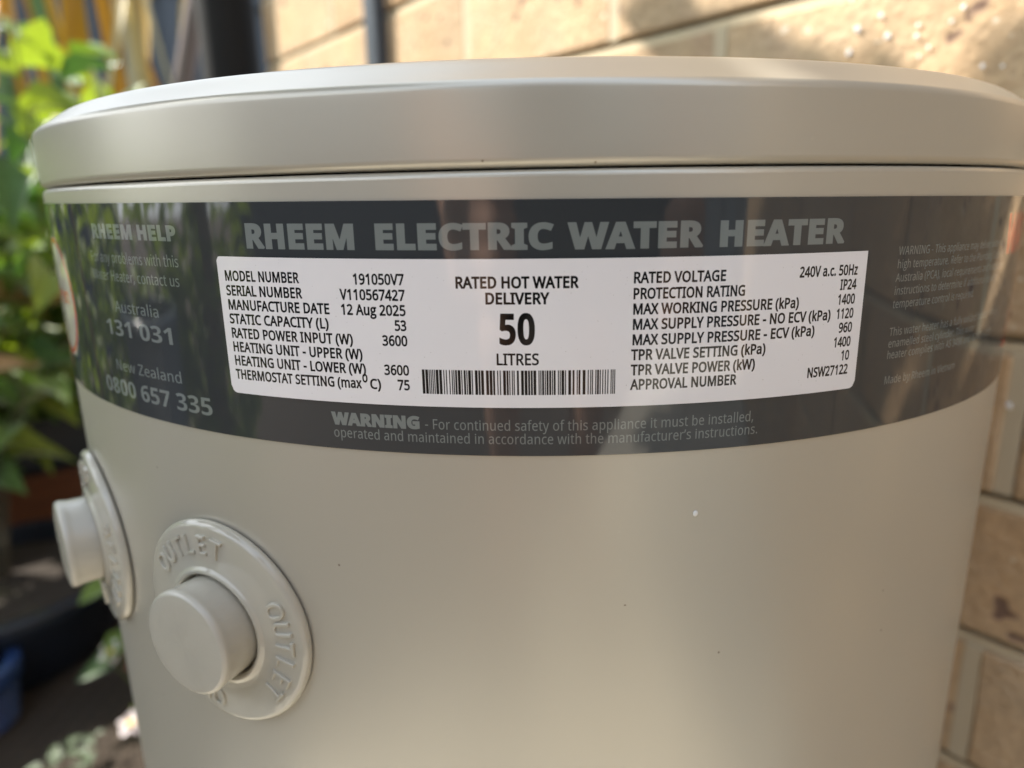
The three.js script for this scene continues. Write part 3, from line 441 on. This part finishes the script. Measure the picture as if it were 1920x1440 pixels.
{ // tall unseen tree added at the hedge to shade the wall beside the camera
  const t = thing('added_wall_shade_tree', 'unseen tall spreading leafy tree added over the low hedge to shade the wall', 'tree'); t.position.set(-1.3, -0.03, 0.55);
  const bark = std(lin(0.13, 0.095, 0.06), 0.9), C = V(0.1, 2.75, 0);
  mesh('trunk', tube([V(0, 0, 0), V(-0.03, 0.8, 0.04), V(0.04, 1.7, -0.02), C.clone()], 0.07, 0.03, 16, 10), bark, t);
  for (let k = 0; k < 14; k++) { const a = k * 2.4, e = rr(-0.5, 0.9), d = V(Math.cos(a) * Math.cos(e), Math.sin(e), Math.sin(a) * Math.cos(e)); mesh('limb', tube([V(0.05, 1.75 + 0.06 * k, 0), C.clone().addScaledVector(d, 0.35), C.clone().addScaledVector(d, 0.52)], 0.025, 0.005, 6, 7), bark, t); }
  for (let q = 0; q < 2; q++) { const parts = []; for (let k = 0; k < 900; k++) { const o = new THREE.Object3D(), a = rnd() * 6.283, e = Math.asin(rr(-1, 1)), r = Math.pow(rnd(), 0.42), g = 0.8 + 0.35 * vnoise(((a / 6.283) % 1), (e / 3.2 + 0.5), 7, 137); put(o, V(Math.cos(a) * Math.cos(e) * 0.58 * r * g, Math.sin(e) * 0.62 * r * g, Math.sin(a) * Math.cos(e) * 0.85 * r * g).add(C), V(Math.cos(a + rr(-1, 1)), rr(-0.5, 0.5), Math.sin(a + rr(-1, 1))), rr(-0.6, 0.6), rr(1.5, 2.4)); o.updateMatrix(); parts.push(LEAVES[k % 4].clone().applyMatrix4(o.matrix)); } mesh(q ? 'crown_001' : 'crown', mergeGeometries(parts), GREENS[q ? 1 : 0], t).userData.kind = 'stuff'; }
}
{ // hedge left of the camera, seen only mirrored in the label
  const h = thing('leafy_hedge', 'low leafy green hedge along the bed left of the heater', 'hedge'); h.position.set(-1.35, 0, 0.0);
  for (let q = 0; q < 2; q++) { const parts = []; for (let k = 0; k < 480; k++) { const o = new THREE.Object3D(), a = rnd() * 6.283, u = rr(-1, 1); put(o, V(rr(-0.16, 0.16) * (1 - 0.3 * u * u), Math.pow(rnd(), 0.8) * (0.62 + 0.14 * Math.sin(k)), u * 0.8 + 0.05), V(Math.cos(a), rr(-0.3, 0.6), Math.sin(a)), rr(-0.5, 0.5), rr(1.0, 1.6)); o.updateMatrix(); parts.push(LEAVES[k % 4].clone().applyMatrix4(o.matrix)); } mesh(q ? 'foliage_001' : 'foliage', mergeGeometries(parts), GREENS[4], h).userData.kind = 'stuff'; }
  for (let k = 0; k < 7; k++) mesh('stem', tube([V(rr(-0.1, 0.1), -0.03, -0.75 + k * 0.26), V(rr(-0.1, 0.1), 0.3, -0.75 + k * 0.26), V(rr(-0.15, 0.15), 0.55, -0.75 + k * 0.26 + rr(-0.1, 0.1))], 0.012, 0.004, 6, 7), std(lin(0.12, 0.08, 0.05), 0.9), h);
}

// ------------------------------------------------------------------ the person taking the picture, mirrored in the label and the paint
function blob(bones, cell, k, extra) {                                      // bones: [a, b, ra, rb]; smooth union of tapered capsules, meshed
  const box = new THREE.Box3(); for (const [a, b, ra, rb] of bones) { box.expandByPoint(a.clone().addScalar(ra)).expandByPoint(a.clone().addScalar(-ra)).expandByPoint(b.clone().addScalar(rb)).expandByPoint(b.clone().addScalar(-rb)); } box.expandByScalar(cell * 4);
  const size = box.getSize(V(0, 0, 0)), c = box.getCenter(V(0, 0, 0)), half = Math.max(size.x, size.y, size.z) / 2, res = Math.ceil(2 * half / cell), mc = new MarchingCubes(res, new THREE.MeshStandardMaterial(), false, false, 200000), hs = res / 2, q = V(0, 0, 0), ab = V(0, 0, 0), ap = V(0, 0, 0);
  const pre = bones.map(([a, b, ra, rb]) => ({ a, ab: b.clone().sub(a), l: Math.max(1e-9, b.distanceToSquared(a)), ra, rb }));
  for (let z = 0; z < res; z++) for (let y = 0; y < res; y++) for (let x = 0; x < res; x++) {
    q.set((x - hs) / hs * half + c.x, (y - hs) / hs * half + c.y, (z - hs) / hs * half + c.z); let e = 0, low = 9;
    for (const p of pre) { ap.copy(q).sub(p.a); const t = Math.max(0, Math.min(1, ap.dot(p.ab) / p.l)); const d = ap.addScaledVector(p.ab, -t).length() - (p.ra + (p.rb - p.ra) * t); if (d < low) low = d; e += Math.exp(-Math.min(40, d / k)); }
    mc.field[x + y * res + z * res * res] = low > 6 * k ? -low : Math.log(Math.max(e, 1e-17)) * k;
  }
  mc.isolation = 0; mc.update(); const n = mc.count, g = new THREE.BufferGeometry(); g.setAttribute('position', new THREE.BufferAttribute(mc.positionArray.slice(0, n * 3), 3)); g.scale(half, half, half); g.translate(c.x, c.y, c.z);
  const m = mergeVertices(g, 1e-5); m.computeVertexNormals(); if (extra) extra(m); return m;
}
{
  const p = thing('person', 'person in a dark shirt and dark shorts crouching to hold a phone up', 'person');
  const skin = phys({ color: lin(0.46, 0.27, 0.19), roughness: 0.55 }), X = 0.05;
  const sh = [-1, 1].map((k) => V(X + k * 0.18, 1.07, 0.84)), el = [V(-0.21, 0.80, 0.67), V(0.31, 0.79, 0.67)], wr = [V(-0.075, 0.632, 0.462), V(0.185, 0.605, 0.462)], hip = [-1, 1].map((k) => V(X + k * 0.09, 0.74, 1.17)), kn = [-1, 1].map((k) => V(X + k * 0.15, 0.46, 0.99)), an = [-1, 1].map((k) => V(X + k * 0.14, 0.09, 1.13)), toe = [-1, 1].map((k) => V(X + k * 0.17, 0.035, 0.94));
  const pel = V(X, 0.77, 1.18), waist = V(X, 0.88, 1.08), chest = V(X, 1.01, 0.93), neck = V(X, 1.13, 0.83), head = V(X, 1.25, 0.75);
  const body = [[pel, waist, 0.12, 0.115], [waist, chest, 0.115, 0.125], [chest, neck, 0.12, 0.055], [neck, head.clone().add(V(0, -0.06, 0.02)), 0.052, 0.052]];
  for (const i of [0, 1]) body.push([chest, sh[i], 0.09, 0.055], [sh[i], el[i], 0.05, 0.038], [el[i], wr[i], 0.038, 0.026], [pel, hip[i], 0.1, 0.088], [hip[i], kn[i], 0.084, 0.056], [kn[i], kn[i].clone().lerp(an[i], 0.35).add(V(0, 0, 0.025)), 0.055, 0.055], [kn[i].clone().lerp(an[i], 0.35).add(V(0, 0, 0.025)), an[i], 0.055, 0.036], [an[i], toe[i], 0.038, 0.03]);
  const geos = [blob(body, 0.013, 0.012)];
  // head: skull, jaw, nose, brow, ears, facing the phone
  const F = V(0, -0.55, -0.83).normalize(), U = V(0, 0.83, -0.55).normalize(), S = V(1, 0, 0), at = (f, u, s) => head.clone().addScaledVector(F, f).addScaledVector(U, u).addScaledVector(S, s);
  geos.push(blob([[at(-0.02, 0.03, 0), at(0.02, 0.03, 0), 0.086, 0.08], [at(0.03, -0.04, 0), at(0.055, -0.085, 0), 0.062, 0.034], [at(0.08, 0.012, 0), at(0.108, -0.028, 0), 0.011, 0.016], [at(0.082, 0.022, -0.045), at(0.082, 0.022, 0.045), 0.016, 0.016], [at(0.09, -0.062, -0.02), at(0.09, -0.062, 0.02), 0.009, 0.009], [at(-0.01, 0.02, -0.086), at(0, -0.02, -0.084), 0.014, 0.011], [at(-0.01, 0.02, 0.086), at(0, -0.02, 0.084), 0.014, 0.011], [at(0.0, -0.06, 0), neck, 0.05, 0.05]], 0.005, 0.008));
  // hands closed on the short ends of the phone
  for (const i of [0, 1]) {
    const k = i ? 1 : -1, e = V(i ? 0.128 : -0.02, i ? 0.608 : 0.622, 0.385), palm = wr[i].clone().lerp(e.clone().add(V(k * 0.03, 0, 0.02)), 0.62), bones = [[wr[i], palm, 0.027, 0.03], [palm, palm.clone().add(V(0, 0.022, -0.018)), 0.026, 0.02], [palm, palm.clone().add(V(0, -0.022, -0.018)), 0.026, 0.02]];
    for (let f = 0; f < 4; f++) { const y = 0.030 - f * 0.020, b = palm.clone().add(V(k * 0.004, y, -0.012)), m1 = e.clone().add(V(k * (0.020 - (f === 3 ? 0.004 : 0)), y * 0.85, -0.004)), m2 = e.clone().add(V(k * 0.008, y * 0.85, -0.016)), tp = e.clone().add(V(-k * 0.004, y * 0.85, -0.013)); bones.push([b, m1, 0.0095, 0.0088], [m1, m2, 0.0085, 0.0078], [m2, tp, 0.0075, 0.0068]); }
    const tb = palm.clone().add(V(-k * 0.01, 0.018, 0.004)), tm = e.clone().add(V(k * 0.004, 0.016, 0.022)), tt = e.clone().add(V(-k * 0.022, 0.010, 0.018)); bones.push([tb, tm, 0.012, 0.0105], [tm, tt, 0.010, 0.0085]);
    geos.push(blob(bones, 0.0035, 0.003));
  }
  mesh('body', mergeGeometries(geos.map((g) => { for (const n of Object.keys(g.attributes)) if (n !== 'position' && n !== 'normal') g.deleteAttribute(n); return g; })), skin, p);
  const cloth = std(lin(0.020, 0.022, 0.028), 0.9), shirt = [[pel.clone().add(V(0, 0.02, -0.01)), waist, 0.135, 0.13], [waist, chest, 0.13, 0.14], [chest, neck.clone().add(V(0, -0.03, 0.02)), 0.135, 0.075]], shorts = [[pel, waist, 0.133, 0.128]];
  for (const i of [0, 1]) { shirt.push([chest, sh[i], 0.10, 0.07], [sh[i], sh[i].clone().lerp(el[i], 0.62), 0.066, 0.062]); shorts.push([pel, hip[i], 0.115, 0.105], [hip[i], hip[i].clone().lerp(kn[i], 0.82), 0.102, 0.085]); }
  mesh('shirt', blob(shirt, 0.014, 0.012), cloth, p); mesh('shorts', blob(shorts, 0.014, 0.012), std(lin(0.028, 0.028, 0.03), 0.9), p);
  mesh('hair', blob([[at(-0.035, 0.05, 0), at(0.03, 0.085, 0), 0.082, 0.045], [at(-0.06, 0.0, -0.03), at(-0.06, 0.0, 0.03), 0.055, 0.055]], 0.006, 0.01), std(lin(0.03, 0.02, 0.015), 0.8), p);
  for (const k of [-1, 1]) { const e = mesh('eye', new THREE.SphereGeometry(0.0115, 16, 12), std(lin(0.6, 0.58, 0.55), 0.3), p); e.position.copy(at(0.083, 0.0, k * 0.032)); }
  for (const i of [0, 1]) mesh('shoe', blob([[an[i].clone().add(V(0, -0.045, 0.03)), toe[i].clone().add(V(0, 0.01, -0.03)), 0.045, 0.04], [an[i].clone().add(V(0, -0.03, 0.02)), an[i].clone().add(V(0, 0.0, 0)), 0.045, 0.044]], 0.007, 0.008), std(lin(0.05, 0.05, 0.055), 0.8), p);
  const ph = thing('phone', 'black slim phone held up in both hands facing the heater', 'phone'); const body2 = mesh('case', new RoundedBoxGeometry(0.147, 0.072, 0.008, 3, 0.0038), phys({ color: lin(0.01, 0.01, 0.012), roughness: 0.25 }), ph);
  ph.position.copy(EYE).add(V(0.054, -0.022, 0).applyQuaternion(camera.quaternion)).add(V(0, 0, 0.0105).applyQuaternion(camera.quaternion)); ph.quaternion.copy(camera.quaternion);
  for (const [x, y] of [[-0.054, 0.022], [-0.054, -0.0], [-0.035, 0.011]]) { const l = mesh('lens', new THREE.CylinderGeometry(0.007, 0.007, 0.002, 24), phys({ color: lin(0.005, 0.005, 0.006), roughness: 0.08 }), ph); l.rotation.x = Math.PI / 2; l.position.set(x, y, -0.0048); }
}
renderer.render(scene, camera);
